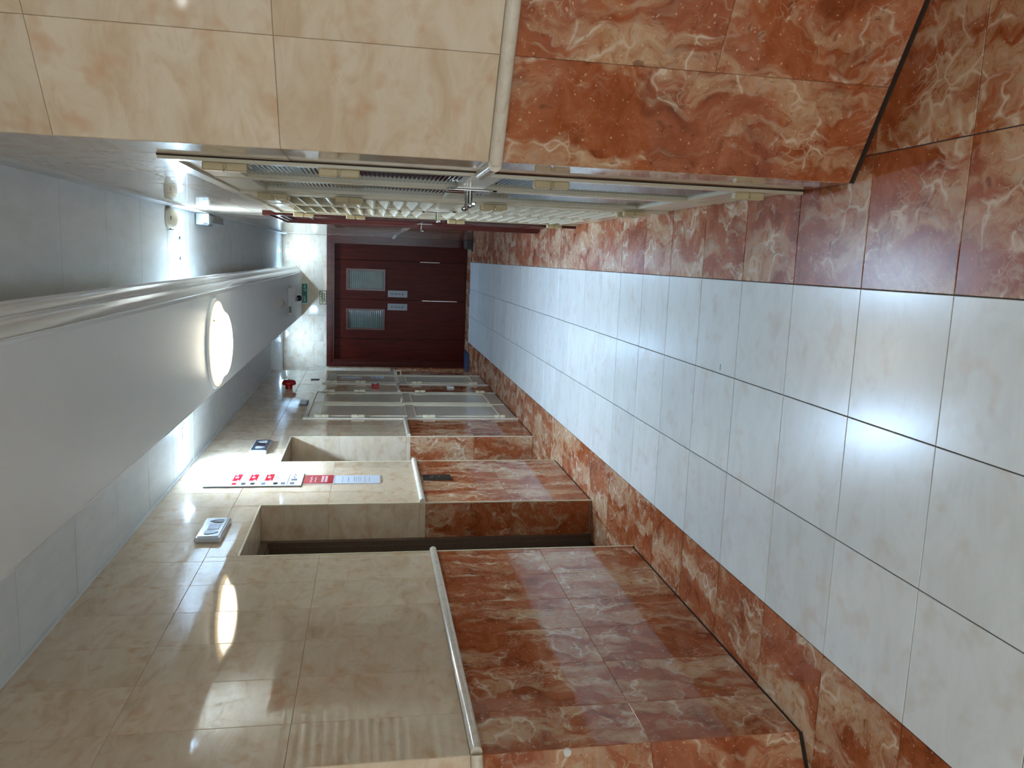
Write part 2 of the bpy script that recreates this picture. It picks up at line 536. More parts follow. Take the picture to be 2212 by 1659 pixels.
# ------------------------------------------------------------------ left wall
LH = [(4.118, 4.985, 0, 2.139), (6.060, 6.930, 0, 2.135), (7.690, 9.250, 0, 2.100), (9.830, 10.620, 0, 2.040)]
mb = MB()
GR = 0.0032
ys = [YPL + 0.002] + [e for h in LH for e in (h[0] - GR, h[1] + GR)] + [YN]
for i in range(0, len(ys), 2):
    mb.box(XL - 0.0035, XL - 0.28, ys[i], ys[i + 1], 0, ZC)
for h in LH:
    mb.box(XL - 0.0035, XL - 0.28, h[0] - GR, h[1] + GR, h[3] + GR, ZC)
wall_left = struct(mb.build('wall_left', M['grout']))
edges = [YPL]
e = 4.06 - 0.301 * 5
while e < YN - 0.02:
    if e > YPL + 0.02:
        edges.append(e)
    e += 0.301
edges.append(YN)
clad(wall_left, (XL, 0, 0), UY, (1, 0, 0), edges, LH, tilt=0.0022)
for a, b in ((YPL, 4.118), (4.985, 6.060), (6.930, 7.690), (9.250, 9.830), (10.620, YN)):
    rail_piece(wall_left, (XL, a, 0), (XL, b, 0), (1, 0, 0))
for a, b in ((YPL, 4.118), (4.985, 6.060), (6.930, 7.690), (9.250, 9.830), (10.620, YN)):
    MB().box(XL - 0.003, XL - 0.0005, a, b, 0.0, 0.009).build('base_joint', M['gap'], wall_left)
# lift reveals: polished tiles on jambs and head, ivory bead on the outer arris
for (y0, y1, z0, zt) in LH[:2]:
    for yy, n, u in ((y1, (0, -1, 0), (1, 0, 0)), (y0, (0, 1, 0), (-1, 0, 0))):
        a0, a1 = (XL - 0.235, XL) if n[1] < 0 else (-XL, -(XL - 0.235))
        o = (0, yy, 0)
        for rws, mat, nm in ((RZ, M['red'], 'dado_tile'), ([1.112, 1.150], M['cream'], 'reveal_strip'), ([1.150, 1.728, zt], M['cream'], 'wall_tile')):
            for k in range(len(rws) - 1):
                tile(nm, wall_left, mat, o, u, (0, 0, 1), n, a0, a1, rws[k], rws[k + 1], th=0.004, tilt=0.0004)
        MB().box(XL - 0.004, XL + 0.003, yy - (0.004 if n[1] < 0 else 0.006), yy + (0.006 if n[1] < 0 else 0.004), 0, zt).build('corner_bead', M['bead'], wall_left)
    for k in range(3):
        w3 = (y1 - y0) / 3
        tile('soffit_tile', wall_left, M['cream'], (0, 0, zt), (1, 0, 0), (0, -1, 0), (0, 0, -1), XL - 0.235, XL, -(y0 + w3 * (k + 1)), -(y0 + w3 * k), th=0.004, tilt=0.0004)
    MB().box(XL - 0.004, XL + 0.003, y0, y1, zt - 0.004, zt + 0.006).build('corner_bead', M['bead'], wall_left)

# niche past the left wall
wall_niche = struct(MB().box(XN - 0.1, XN, YN - 0.2, YE, 0, ZC).box(XN, XL - 0.281, YN - 0.1, YN - 0.001, 0, ZC).build('wall_niche', M['cream']))

# ------------------------------------------------------------------ right wall
RH = [(2.615, 3.955, 0, 2.118), (3.970, 5.730, 0, 2.118), (5.760, 7.140, 0, 2.210)]
mb = MB()
ys = [YP + 0.01, RH[0][0], RH[2][1], YE]
mb.box(XR + 0.0035, XR + 0.25, ys[0], ys[1], 0, ZC).box(XR + 0.0035, XR + 0.25, ys[2], ys[3], 0, ZC)
mb.box(XR + 0.0035, XR + 0.25, RH[0][1], RH[1][0], 0, ZC).box(XR + 0.0035, XR + 0.25, RH[1][1], RH[2][0], 0, ZC)
for h in RH:
    mb.box(XR + 0.0035, XR + 0.25, h[0], h[1], h[3], ZC)
wall_right = struct(mb.build('wall_right', M['grout']))
edges = [YP] + [YP + 0.265 + 0.301 * k for k in range(34) if YP + 0.265 + 0.301 * k < YE - 0.05] + [YE]
clad(wall_right, (XR, 0, 0), (0, -1, 0), (-1, 0, 0), [-e for e in edges[::-1]], [(-h[1], -h[0], h[2], h[3]) for h in RH], tilt=0.0018)
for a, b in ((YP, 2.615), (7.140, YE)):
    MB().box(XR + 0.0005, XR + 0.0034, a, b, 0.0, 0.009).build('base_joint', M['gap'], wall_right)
    rail_piece(wall_right, (XR, b, 0), (XR, a, 0), (-1, 0, 0))

# ------------------------------------------------------------------ splayed lobby walls
def splay(name, p, d, ln):
    """wall running from the corridor corner p along d; its face looks into the lobby"""
    d = Vector(d)
    n = Vector((d.y, -d.x, 0))
    if n.y > 0:
        n = -n
    u = d if d.cross(Vector((0, 0, 1))).dot(n) > 0 else -d
    s = 1 if u == d else -1
    b = MB().prism([(0, 0), (ln, 0), (ln, ZC), (0, ZC)], (p[0], p[1], 0), d, (0, 0, 1), n, -0.25, -0.0035)
    w_ = struct(b.build(name, M['grout']))
    ed = [0, 0.298] + [0.298 + 0.301 * k for k in range(1, 20) if 0.298 + 0.301 * k < ln] + [ln]
    ed = ed if s > 0 else [-x for x in ed[::-1]]
    clad(w_, (p[0], p[1], 0), u, n, ed, [], tilt=0.001, tall=0 if s > 0 else None)
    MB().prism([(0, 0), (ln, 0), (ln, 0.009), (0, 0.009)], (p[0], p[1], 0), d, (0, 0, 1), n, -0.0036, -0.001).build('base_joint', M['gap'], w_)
    MB().prism([(0, 0), (ln, 0), (ln, 0.0012), (0, 0.0012)], (p[0], p[1], 0), d, (0, 0, 1), n, -0.001, 0.010).build('base_grime', M['stop'], w_)  # line of grime on the floor along the wall foot
    q = Vector((p[0], p[1], 0)) + d * ln
    rail_piece(w_, (p[0], p[1], 0), q, n)
    return w_
wsr = splay('wall_near_right', (XR, YP), S30, 1.9)
wsl = splay('wall_near_left', (XL, YPL), Vector((-S30.x, S30.y, 0)), 1.9)
MB().prism([(-0.004, 0.0), (0.0, -0.013), (0.012, -0.011), (0.017, 0.0), (0.012, 0.011), (0.0, 0.013)], (XL - 0.004, YPL - 0.004, 0.833), (-S30.x, S30.y, 0), (0, 0, 1), (-S30.y * -1, -S30.x, 0), -0.004, 0.004).build('filler_patch', M['plastic'], wsl)
xr2, yr2 = XR + S30.x * 1.9, YP + S30.y * 1.9
xl2 = XL - S30.x * 1.9
struct(MB().box(xr2, xr2 + 0.1, -4.0, yr2, 0, ZC).build('wall_lobby_right', M['cream']))
struct(MB().box(xl2 - 0.1, xl2, -4.0, yr2, 0, ZC).build('wall_lobby_left', M['cream']))
struct(MB().box(xl2, -1.9, -4.0, -3.9, 0, ZC).box(0.9, xr2, -4.0, -3.9, 0, ZC).box(-1.9, 0.9, -4.0, -3.9, 2.45, ZC).build('wall_lobby_back', M['cream']))   # entrance gap added out of view to let in frontal daylight

# ------------------------------------------------------------------ end wall
EH = [(-1.655, 0.322, 0, 2.120)]
wall_end = struct(MB().box(XN, EH[0][0], YE + 0.0035, YE + 0.2, 0, ZC).box(EH[0][1], XR + 0.2, YE + 0.0035, YE + 0.2, 0, ZC).box(EH[0][0], EH[0][1], YE + 0.0035, YE + 0.2, EH[0][3], ZC).build('wall_end', M['grout']))
ed = [XN] + [XR - 0.40 * k for k in range(6, 0, -1) if XR - 0.40 * k > XN] + [XR]
clad(wall_end, (0, YE, 0), (1, 0, 0), (0, -1, 0), ed, EH, tilt=0.0015)

# ------------------------------------------------------------------ ceiling and beam
ceiling = struct(MB().box(-4.2, 3.2, -4.0, YE + 0.3, ZC + 0.006, ZC + 0.15).build('ceiling', M['gap']))
MB().box(-4.2, 3.2, -4.0, 1.265, ZC, ZC + 0.01).build('lobby_ceiling', M['white'], ceiling)
BX0, BX1, BZ0 = -0.885, -0.245, 2.487
py = [1.265 + 0.605 * k for k in range(0, 19)]
for y in py:
    y1 = min(y + 0.605, YE)
    for x0, x1 in ((-0.2, XR), (XL, -0.86)):
        if y > YN - 0.7 and x0 == XL:
            x0 = XN
        xx0, xx1 = (x0, x1) if y > 1.9 else ((x0, 2.2) if x1 == XR else (-3.3, x1))
        b = MB().box(xx0, xx1, y + 0.0024, y1 - 0.0024, ZC + random.uniform(0, 0.0012), ZC + 0.012)
        b.build('ceiling_panel', M['panel'], ceiling)
MB().box(-0.16, XR - 0.002, 6.098, 6.112, ZC - 0.004, ZC + 0.001).build('cover_strip', M['panel'], ceiling)
MB().box(XL + 0.002, -0.88, 6.098, 6.112, ZC - 0.004, ZC + 0.001).build('cover_strip', M['panel'], ceiling)
MB().box(XR - 0.012, XR + 0.001, YP + 0.02, YE, ZC - 0.085, ZC).build('wall_angle', M['panel'], ceiling)
MB().box(XL - 0.001, XL + 0.012, YPL, YN, ZC - 0.012, ZC).build('wall_angle', M['panel'], ceiling)
beam = MB().box(BX0, BX1 + 0.02, 1.0, YE, BZ0, ZC + 0.008).build('beam', M['beam'], ceiling)
prof = [(0.0, 0.0), (0.014, 0.0), (0.018, 0.006), (0.018, 0.016), (0.028, 0.020), (0.042, 0.026), (0.054, 0.036), (0.062, 0.048),
        (0.072, 0.050), (0.072, 0.060), (0.088, 0.064), (0.098, 0.074), (0.103, 0.084), (0.111, 0.086), (0.111, 0.098), (0.02, 0.098)]
MB().prism(prof, (BX1, 0, BZ0 - 0.001), (1, 0, 0), (0, 0, 1), (0, 1, 0), 1.0, YE).build('cornice', M['cornice'], beam, smooth=True)
MB().box(BX0 - 0.006, BX0, 1.0, YE, BZ0 - 0.002, BZ0 + 0.02).build('edge_bead', M['cornice'], beam)

MB().box(XR + 0.13, XR + 0.16, 2.5, 7.2, 0, 2.3).build('leak_backing', M['gap'], wall_right)  # unseen slabs added behind all the doors to block light leaking through gaps
MB().box(EH[0][0] - 0.05, EH[0][1] + 0.05, YE + 0.092, YE + 0.12, 0, 2.2).build('leak_backing', M['gap'], wall_end)
for h in LH:
    MB().box(XL - 0.45, XL - 0.42, h[0] - 0.1, h[1] + 0.1, 0, 2.3).build('leak_backing', M['gap'], wall_left)

# ------------------------------------------------------------------ lamps
def dish_lamp(loc, label, mat, r=0.285):
    x, y, z = loc
    t = thing('ceiling_lamp', (x, y, z), label, 'lamp')
    MB().lathe(loc, (0, 0, -1), [(r + 0.012, 0.0), (r + 0.016, 0.006), (r + 0.010, 0.016), (r - 0.004, 0.020)], 48).build('base_ring', M['beam'], t, True)
    MB().lathe(loc, (0, 0, -1), [(r - 0.006, 0.0205), (r - 0.006, 0.026), (r - 0.030, 0.034)], 48).build('rim', M['dishrim'], t, True)
    b = [(r - 0.032, 0.0345), (r - 0.055, 0.046), (r - 0.075, 0.062)]
    b += [((r - 0.075) * math.cos(a), 0.062 + 0.040 * math.sin(a)) for a in [math.radians(12 * k) for k in range(1, 8)]]
    MB().lathe(loc, (0, 0, -1), b, 48).build('glass_dish', mat, t, True)
    for a in (1.2, 3.3, 5.4):
        c = (x + (r - 0.02) * math.cos(a), y + (r - 0.02) * math.sin(a), z - 0.030)
        MB().lathe(c, (0, 0, -1), [(0.007, 0), (0.007, 0.010), (0.003, 0.013)], 8).build('clip', M['gold'], t)
    return t
dish_lamp((-0.57, 5.50, BZ0), 'large round glass dish lamp glowing warm under the beam', M['dish'])
dish_lamp((0.75, -0.7, ZC), 'added round fill lamp on the unseen lobby ceiling, right of the beam', M['dish_fill'], 0.26)  # this and the next three: lamps added behind the viewer as fill
dish_lamp((-2.0, -0.7, ZC), 'added round fill lamp on the unseen lobby ceiling, left of the beam', M['dish_fill'], 0.26)

dish_lamp((0.75, -2.6, ZC), 'added round fill lamp on the unseen lobby ceiling, right of the entrance', M['dish_fill'], 0.26)
dish_lamp((-2.0, -2.6, ZC), 'added round fill lamp on the unseen lobby ceiling, left of the entrance', M['dish_fill'], 0.26)

def downlight(loc, label, clips=False, far=False):
    x, y, z = loc
    t = thing('downlight', loc, label, 'light', 'white led downlights in the ceiling')
    MB().lathe((x, y, z + 0.002), (0, 0, -1), [(0.062, 0), (0.062, 0.006), (0.050, 0.009)], 28).build('trim_ring', M['plastic'], t, True)
    MB().lathe((x, y, z - 0.0035), (0, 0, -1), [(0.044, 0.0)] + [(0.044 * math.cos(a), 0.0052 * math.sin(a)) for a in [math.radians(15 * k) for k in range(1, 6)]], 24).build('bulb', M['bulb'], t, True)
    for kind, share, dz, sz in (('AREA', 0.965, 0.0105, 0.088), ('POINT', 0.035, 0.036, 0.022)):
        ld = bpy.data.lights.new('led_light', kind)
        ld.energy = (P_FAR if far else P_NEAR) * share
        ld.color = (0.38, 0.64, 1.0) if far else C_COOL
        if kind == 'AREA':
            ld.shape = 'DISK'
            ld.size = sz
        else:
            ld.shadow_soft_size = sz
        lo = bpy.data.objects.new('led_light', ld)
        COL.objects.link(lo)
        lo.parent = t
        lo.location = (0, 0, -dz)
    if clips:
        for s in (-1, 1):
            MB().prism([(0.0, -0.012), (0.022, 0.0), (0.0, 0.012), (0.006, 0.0)], (x + s * 0.058, y, z - 0.001), (s, 0, 0), (0, 1, 0), (0, 0, -1), 0, 0.006).build('spring_clip', M['slate'], t)
    return t
downlight((0.045, 5.83, ZC), 'bright downlight with dark spring clips, nearer one between beam and right wall', True)
downlight((-1.235, 5.83, ZC), 'bright downlight behind the beam above the lift wall')
downlight((0.065, 11.95, ZC), 'far downlight before the end wall, right of the beam', far=True)
downlight((-1.210, 11.95, ZC), 'far downlight before the end wall, left of the beam', far=True)

# ------------------------------------------------------------------ ceiling and beam fittings
t = thing('motion_sensor', (0.235, 5.52, ZC), 'beige oval sensor housing on the ceiling beside the downlight', 'sensor')
MB().lathe((0.235, 5.52, ZC), (0, 0, -1), [(0.072, 0), (0.075, 0.010), (0.068, 0.030), (0.050, 0.050), (0.028, 0.060), (0.010, 0.062)], 32).build('housing', M['beigeplastic'], t, True)
MB().rbox(0.222, 0.246, 5.455, 5.470, ZC - 0.040, ZC - 0.018, 0.002).build('lens_window', M['greyplastic'], t)
MB().box(0.160, 0.172, 5.50, 5.56, ZC - 0.026, ZC - 0.010).build('slot', M['dark'], t)
t = thing('emergency_light', (0.268, 6.42, ZC), 'grey boxy emergency light with white end at the ceiling edge', 'light')
MB().rbox(0.222, 0.311, 6.36, 6.72, ZC - 0.060, ZC, 0.008).build('housing', M['clear'], t)
MB().rbox(0.226, 0.309, 6.350, 6.362, ZC - 0.098, ZC - 0.004, 0.004).build('end_plate', M['plastic'], t)
MB().rbox(0.236, 0.300, 6.40, 6.95, ZC - 0.100, ZC - 0.058, 0.008).build('diffuser', M['clear'], t)
MB().box(0.222, 0.240, 6.345, 6.351, ZC - 0.094, ZC - 0.060).build('label_plate', M['greyplastic'], t)

t = thing('beam_sensor', (-0.54, 9.55, BZ0), 'small beige sensor under the beam, nearer than the white box', 'sensor')
MB().lathe((-0.54, 9.55, BZ0), (0, 0, -1), [(0.055, 0), (0.055, 0.012), (0.040, 0.030), (0.022, 0.036)], 24).build('body', M['beigeplastic'], t, True)
MB().lathe((-0.54, 9.55, BZ0 - 0.036), (0, 0, -1), [(0.018, 0), (0.014, 0.006)], 16).build('lens', M['greyplastic'], t)
t = thing('emergency_luminaire', (-0.555, 10.35, BZ0), 'white rectangular box fixed under the beam beside the camera', 'light box')
MB().rbox(-0.73, -0.385, 10.28, 10.42, BZ0 - 0.072, BZ0, 0.010).build('housing', M['plastic'], t)
MB().rbox(-0.70, -0.62, 10.275, 10.285, BZ0 - 0.050, BZ0 - 0.015, 0.002).build('label_plate', M['greyplastic'], t)
MB().rbox(-0.715, -0.40, 10.295, 10.405, BZ0 - 0.080, BZ0 - 0.070, 0.004).build('diffuser', M['paper'], t)
t = thing('security_camera', (-0.545, 10.85, BZ0), 'white turret security camera with a dark round lens under the beam', 'camera')
MB().lathe((-0.535, 10.85, BZ0), (0, 0, -1), [(0.060, 0), (0.062, 0.02), (0.050, 0.045)], 24).build('mount', M['plastic'], t, True)
a = Vector((0.06, -0.93, -0.34)).normalized()
c = Vector((-0.545, 10.83, BZ0 - 0.085))
MB().lathe(c, a, [(0.02, -0.050), (0.048, -0.028), (0.057, 0.0), (0.050, 0.022), (0.043, 0.034)], 24).build('turret', M['plastic'], t, True)
MB().lathe(c + a * 0.034, a, [(0.039, 0.0), (0.036, 0.006), (0.018, 0.012)], 24).build('lens', M['navy'], t, True)

# ------------------------------------------------------------------ end door
def bx(name, mat, parent, *a, r=0.0):
    return (MB().rbox(*a, r) if r else MB().box(*a)).build(name, mat, parent)
d1 = struct(empty('door_1', (-0.62, YE, 0)))
fr = MB()
DX0, DX1, DZ = -1.655, 0.322, 2.118
for k, (i0, i1, pr) in enumerate(((0.0, 0.030, 0.020), (0.030, 0.052, 0.030), (0.052, 0.070, 0.024), (0.070, 0.096, 0.010), (0.096, 0.112, 0.018))):
    y0 = YE - pr
    fr.box(DX0 + i0, DX0 + i1, y0, YE + 0.09, 0, DZ - i0).box(DX1 - i1, DX1 - i0, y0, YE + 0.09, 0, DZ - i0).box(DX0 + i1, DX1 - i1, y0, YE + 0.09, DZ - i1, DZ - i0)
fr.build('casing', M['mahogd'], d1)
bx('threshold', M['gap'], d1, DX0 + 0.11, DX1 - 0.11, YE + 0.03, YE + 0.09, 0.0, 0.006)
YD = YE + 0.035
def fluted(parent, name, mat, x0, x1, z0, z1, y, pitch=0.030):
    k = int((z1 - z0) / pitch) * 4
    V, Fs = [], []
    for i in range(k + 1):
        z = z0 + (z1 - z0) * i / k
        dd = -0.0012 * math.cos(2 * math.pi * i / 4)
        V += [(x0, y + dd, z), (x1, y + dd, z)]
    Fs = [(2 * i, 2 * i + 1, 2 * i + 3, 2 * i + 2) for i in range(k)]
    b = len(V)
    V += [(x0, y + 0.008, z0), (x1, y + 0.008, z0), (x1, y + 0.008, z1), (x0, y + 0.008, z1)]
    Fs += [(b, b + 1, b + 2, b + 3)]
    o = MB().add(V, Fs).build(name, mat, parent)
    for p in o.data.polygons:
        p.use_smooth = True
    return o
def leafpanel(name, x0, x1, win=None):
    m = MB()
    z0, z1 = 0.008, DZ - 0.116
    if win:
        w0, w1, q0, q1 = win
        m.box(x0, w0, YD, YD + 0.045, z0, z1).box(w1, x1, YD, YD + 0.045, z0, z1).box(w0, w1, YD, YD + 0.045, z0, q0).box(w0, w1, YD, YD + 0.045, q1, z1)
    else:
        m.box(x0, x1, YD + 0.002, YD + 0.047, z0, z1)
    o = m.build(name, M['mahog'], d1)
    if win:
        b = MB(); g = 0.026
        b.box(w0 - g, w0, YD - 0.010, YD + 0.02, q0 - g, q1 + g).box(w1, w1 + g, YD - 0.010, YD + 0.02, q0 - g, q1 + g)
        b.box(w0, w1, YD - 0.010, YD + 0.02, q0 - g, q0).box(w0, w1, YD - 0.010, YD + 0.02, q1, q1 + g)
        b.build('glazing_bead', M['mahogd'], o)
        fluted(o, 'pane', M['pane'], w0, w1, q0, q1, YD + 0.014)
    return o
leafpanel('side_panel', DX0 + 0.112, -1.224)
leafpanel('side_panel', -0.023, DX1 - 0.112)
lf = leafpanel('leaf', -1.217, -0.625, (-1.060, -0.790, 1.275, 1.805))
rf = leafpanel('leaf', -0.618, -0.030, (-0.460, -0.185, 1.275, 1.808))
for p, x0 in ((lf, -0.776), (rf, -0.576)):
    q = bx('push_plate', M['steel'], p, x0, x0 + 0.102, YD - 0.003, YD, 0.908, 1.206, r=0.001)
    for k, ch in enumerate('PUSH'):
        text(ch, 0.046, (x0 + 0.051, YD - 0.003, 1.135 - k * 0.052), (1, 0, 0), (0, 0, 1), (0, -1, 0), M['dark'], p, bold=0.0015)
bx('edge_strip', M['chrome'], rf, -0.622, -0.617, YD - 0.002, YD + 0.001, 0.14, 0.68)
bx('edge_strip', M['chrome'], rf, -0.0305, -0.0275, YD - 0.002, YD + 0.001, 0.42, 0.72)

# exit sign and gold plate on the end wall
t = thing('exit_sign', (-0.553, YE, 2.39), 'green exit sign with white lettering under the beam end', 'sign')
bx('body', M['mint'], t, -0.706, -0.402, YE - 0.022, YE, 2.392, 2.484, r=0.003)
bx('face', M['green'], t, -0.694, -0.412, YE - 0.0235, YE - 0.021, 2.404, 2.480)
text('EXIT', 0.044, (-0.630, YE - 0.0235, 2.440), (1, 0, 0), (0, 0, 1), (0, -1, 0), M['mint'], t, bold=0.001)
ar = [[(0.050, -0.008), (0.052, 0.006), (0.042, 0.010), (0.036, 0.000), (0.044, -0.006), (0.030, -0.008)],
      [(0.032, 0.010), (0.012, 0.012), (0.018, 0.004), (0.030, -0.008), (0.006, -0.008)], [(0.022, 0.022)],
      [(0.006, -0.008), (0.004, 0.004)], [(0.004, 0.000), (0.000, -0.014), (-0.010, -0.020)],
      [(-0.014, 0.010), (-0.034, 0.012), (-0.026, 0.002), (-0.042, -0.008), (-0.040, -0.020), (-0.018, -0.022)], [(-0.028, -0.008)]]
ribbons(ar, 0.007, (-0.478, YE - 0.0235, 2.440), (1, 0, 0), (0, 0, 1), (0, -1, 0), M['mint'], t)
t = thing('door_plate', (-0.610, YE, 2.125), 'small gold plate with black script above the wooden door', 'sign')
bx('plate', M['dark'], t, -0.712, -0.506, YE - 0.008, YE, 2.124, 2.226, r=0.002)
bx('face', M['gold'], t, -0.704, -0.514, YE - 0.0095, YE - 0.007, 2.130, 2.220)
sc1 = [[(0.080, 0.030), (0.074, 0.006), (0.060, 0.002), (0.052, 0.014)], [(0.052, 0.030), (0.046, 0.004), (0.028, 0.004), (0.024, 0.024)], [(0.012, 0.032), (0.010, 0.002)],
       [(0.000, 0.014), (-0.012, 0.020), (-0.010, 0.004), (-0.032, 0.002)], [(-0.040, 0.030), (-0.044, 0.004), (-0.066, 0.000), (-0.078, 0.012)], [(-0.058, 0.026)], [(0.036, 0.030)], [(-0.020, 0.030)],
       [(0.070, -0.012), (0.062, -0.026), (0.044, -0.028), (0.036, -0.014)], [(0.024, -0.012), (0.020, -0.030)], [(0.010, -0.022), (-0.012, -0.026), (-0.022, -0.012), (-0.034, -0.028), (-0.060, -0.028)], [(-0.046, -0.012)], [(0.050, -0.036)]]
ribbons(sc1, 0.009, (-0.609, YE - 0.0095, 2.175), (1, 0, 0), (0, 0, 1), (0, -1, 0), M['dark'], t)

# ------------------------------------------------------------------ lift doors
def lift(name, y0, y1, label):
    d = struct(empty(name, (XL - 0.235, (y0 + y1) / 2, 0)))
    xf = XL - 0.236
    m = MB()
    m.box(xf - 0.03, xf, y0 + 0.0, y0 + 0.035, 0, 2.135).box(xf - 0.03, xf, y1 - 0.035, y1, 0, 2.135).box(xf - 0.03, xf, y0 + 0.035, y1 - 0.035, 2.095, 2.135)
    m.build('architrave', M['bronze'], d)
    m = MB()
    m.box(xf - 0.14, xf - 0.03, y0 + 0.010, y0 + 0.045, 0, 2.125).box(xf - 0.14, xf - 0.03, y1 - 0.045, y1 - 0.010, 0, 2.125).box(xf - 0.14, xf - 0.03, y0 + 0.045, y1 - 0.045, 2.085, 2.125)
    m.build('jamb_liner', M['bronze'], d)
    yc = (y0 + y1) / 2
    bx('door_panel', M['bronzed'], d, xf - 0.165, xf - 0.142, y0 + 0.045, yc - 0.002, 0.004, 2.085)
    bx('door_panel', M['bronzed'], d, xf - 0.165, xf - 0.142, yc + 0.002, y1 - 0.045, 0.004, 2.085)
    bx('sill', M['steel'], d, xf - 0.14, xf - 0.032, y0 + 0.045, y1 - 0.045, 0.0005, 0.004)
    return d
lift('door_2', *LH[0][:2], '')
lift('door_3', *LH[1][:2], '')

def petal(yc, zc, ln, wd, sgn, x):
    """leaf shaped arrow lens, blunt at one end"""
    pts = []
    for k in range(9):
        a = math.pi * k / 8
        pts.append((wd / 2 * math.sin(a) ** 0.7, ln / 2 * math.cos(a)))
    pts = [(w_ * (0.55 + 0.45 * (1 + sgn * l / (ln / 2)) / 2 * 1.2), l) for w_, l in pts]
    return pts
def indicator(y0, y1, z0, z1, label, shell, face, arrow, disp):
    t = thing('lift_indicator', (XL, (y0 + y1) / 2, z0), label, 'lift indicator')
    MB().rbox(XL, XL + 0.030, y0, y1, z0, z1, 0.008).build('housing', shell, t)
    MB().rbox(XL + 0.027, XL + 0.034, y0 + 0.018, y1 - 0.018, z0 + 0.012, z1 - 0.012, 0.003).build('face_plate', face, t)
    yc = (y0 + y1) / 2
    zc = (z0 + z1) / 2 - 0.004
    x = XL + 0.034
    for s in (-1, 1):
        pts = [(-0.028, -0.030 * s), (-0.014, -0.034 * s), (0.014, -0.034 * s), (0.028, -0.030 * s), (0.031, -0.008 * s), (0.022, 0.014 * s), (0.0, 0.038 * s), (-0.022, 0.014 * s), (-0.031, -0.008 * s)]
        MB().prism(pts, (x, yc + s * 0.095, zc), (0, 1, 0), (0, 0, 1), (1, 0, 0), -0.001, 0.003).build('arrow_lens', arrow, t)
    MB().rbox(x - 0.002, x + 0.002, yc - 0.045, yc + 0.045, zc - 0.030, zc + 0.030, 0.001).build('display', disp, t)
    return t
indicator(4.325, 4.675, 2.262, 2.400, 'silver lift indicator with two dark arrows above the nearer lift', M['silver'], M['silver'], M['navy'], M['lcd'])
indicator(6.300, 6.690, 2.262, 2.398, 'slate lift indicator with two white arrows above the farther lift', M['silver'], M['slate'], M['silver'], M['maroon'])

t = thing('call_panel', (XL, 5.555, 0.89), 'narrow bronze lift call panel between the two lifts', 'call panel')
MB().rbox(XL, XL + 0.016, 5.500, 5.610, 0.890, 1.096, 0.004).build('plate', M['bronzed'], t)
for z in (0.985, 1.030):
    MB().lathe((XL + 0.016, 5.555, z), (1, 0, 0), [(0.011, 0), (0.011, 0.004), (0.008, 0.006)], 14).build('button', M['chrome'], t, True)

# ------------------------------------------------------------------ notices between the lifts
UYv, UZv, NX = (0, 1, 0), (0, 0, 1), (1, 0, 0)
t = thing('notice_board', (XL, 5.55, 1.93), 'white notice board with three red blocks between the lifts', 'notice')
bx('board', M['paper'], t, XL, XL + 0.008, 5.390, 5.705, 1.930, 2.560)
bx('edge_strip', M['greyplastic'], t, XL, XL + 0.009, 5.386, 5.391, 1.926, 2.560)
bx('edge_strip', M['greyplastic'], t, XL, XL + 0.009, 5.386, 5.705, 1.925, 1.930)
xb = XL + 0.008
for z in (2.130, 2.235, 2.345):
    bx('red_block', M['redprint'], t, xb, xb + 0.0008, 5.520, 5.690, z, z + 0.052)
    bx('white_mark', M['paper'], t, xb + 0.0006, xb + 0.0014, 5.590, 5.622, z + 0.020, z + 0.038)
    bx('white_mark', M['pinkprint'], t, xb + 0.0006, xb + 0.0014, 5.528, 5.540, z + 0.006, z + 0.020)
    bx('white_mark', M['paper'], t, xb + 0.0006, xb + 0.0014, 5.660, 5.674, z + 0.030, z + 0.044)
    for q in range(2):
        bx('text_line', M['ink'], t, xb, xb + 0.0006, 5.535 + 0.02 * q, 5.650 - 0.03 * q, z - 0.022 - 0.014 * q, z - 0.018 - 0.014 * q)
for z, m_ in ((2.37, 'redprint'), (2.31, 'dark'), (2.25, 'dark'), (2.18, 'ink'), (2.10, 'dark'), (2.05, 'ink'), (1.99, 'ink')):
    bx('logo', M[m_], t, xb, xb + 0.0008, 5.425, 5.475, z - 0.012, z + 0.016)
bx('text_line', M['ink'], t, xb, xb + 0.0006, 5.52, 5.56, 1.965, 2.005)
bx('text_line', M['ink'], t, xb, xb + 0.0006, 5.40, 5.695, 2.022, 2.025)
ribbons([[(0.06, 0.01), (0.02, -0.005), (-0.02, 0.008), (-0.06, -0.004)]], 0.006, (xb, 5.63, 1.985), UYv, UZv, NX, M['ink'], t)

t = thing('red_notice', (XL, 5.55, 1.715), 'red notice plate with white lettering below the white notice board', 'notice')
bx('plate', M['paper'], t, XL, XL + 0.005, 5.436, 5.668, 1.712, 1.922)
bx('face', M['redprint'], t, XL + 0.0045, XL + 0.006, 5.444, 5.660, 1.720, 1.922)
xb = XL + 0.006
for q, z in enumerate((1.792, 1.768)):
    for k in range(7):
        bx('letter_block', M['pinkprint'], t, xb, xb + 0.0006, 5.478 + k * 0.023, 5.496 + k * 0.023, z - 0.008, z + 0.009)
ribbons([[(-0.08, 0.004), (-0.05, -0.004), (-0.02, 0.004), (0.01, -0.006), (0.04, 0.005), (0.07, -0.004)], [(-0.03, 0.012)], [(0.02, 0.012)]], 0.006, (xb, 5.55, 1.870), UYv, UZv, NX, M['pinkprint'], t)
ribbons([[(-0.07, -0.004), (-0.04, 0.004), (-0.01, -0.004), (0.03, 0.004), (0.06, -0.004)]], 0.006, (xb, 5.55, 1.840), UYv, UZv, NX, M['pinkprint'], t)

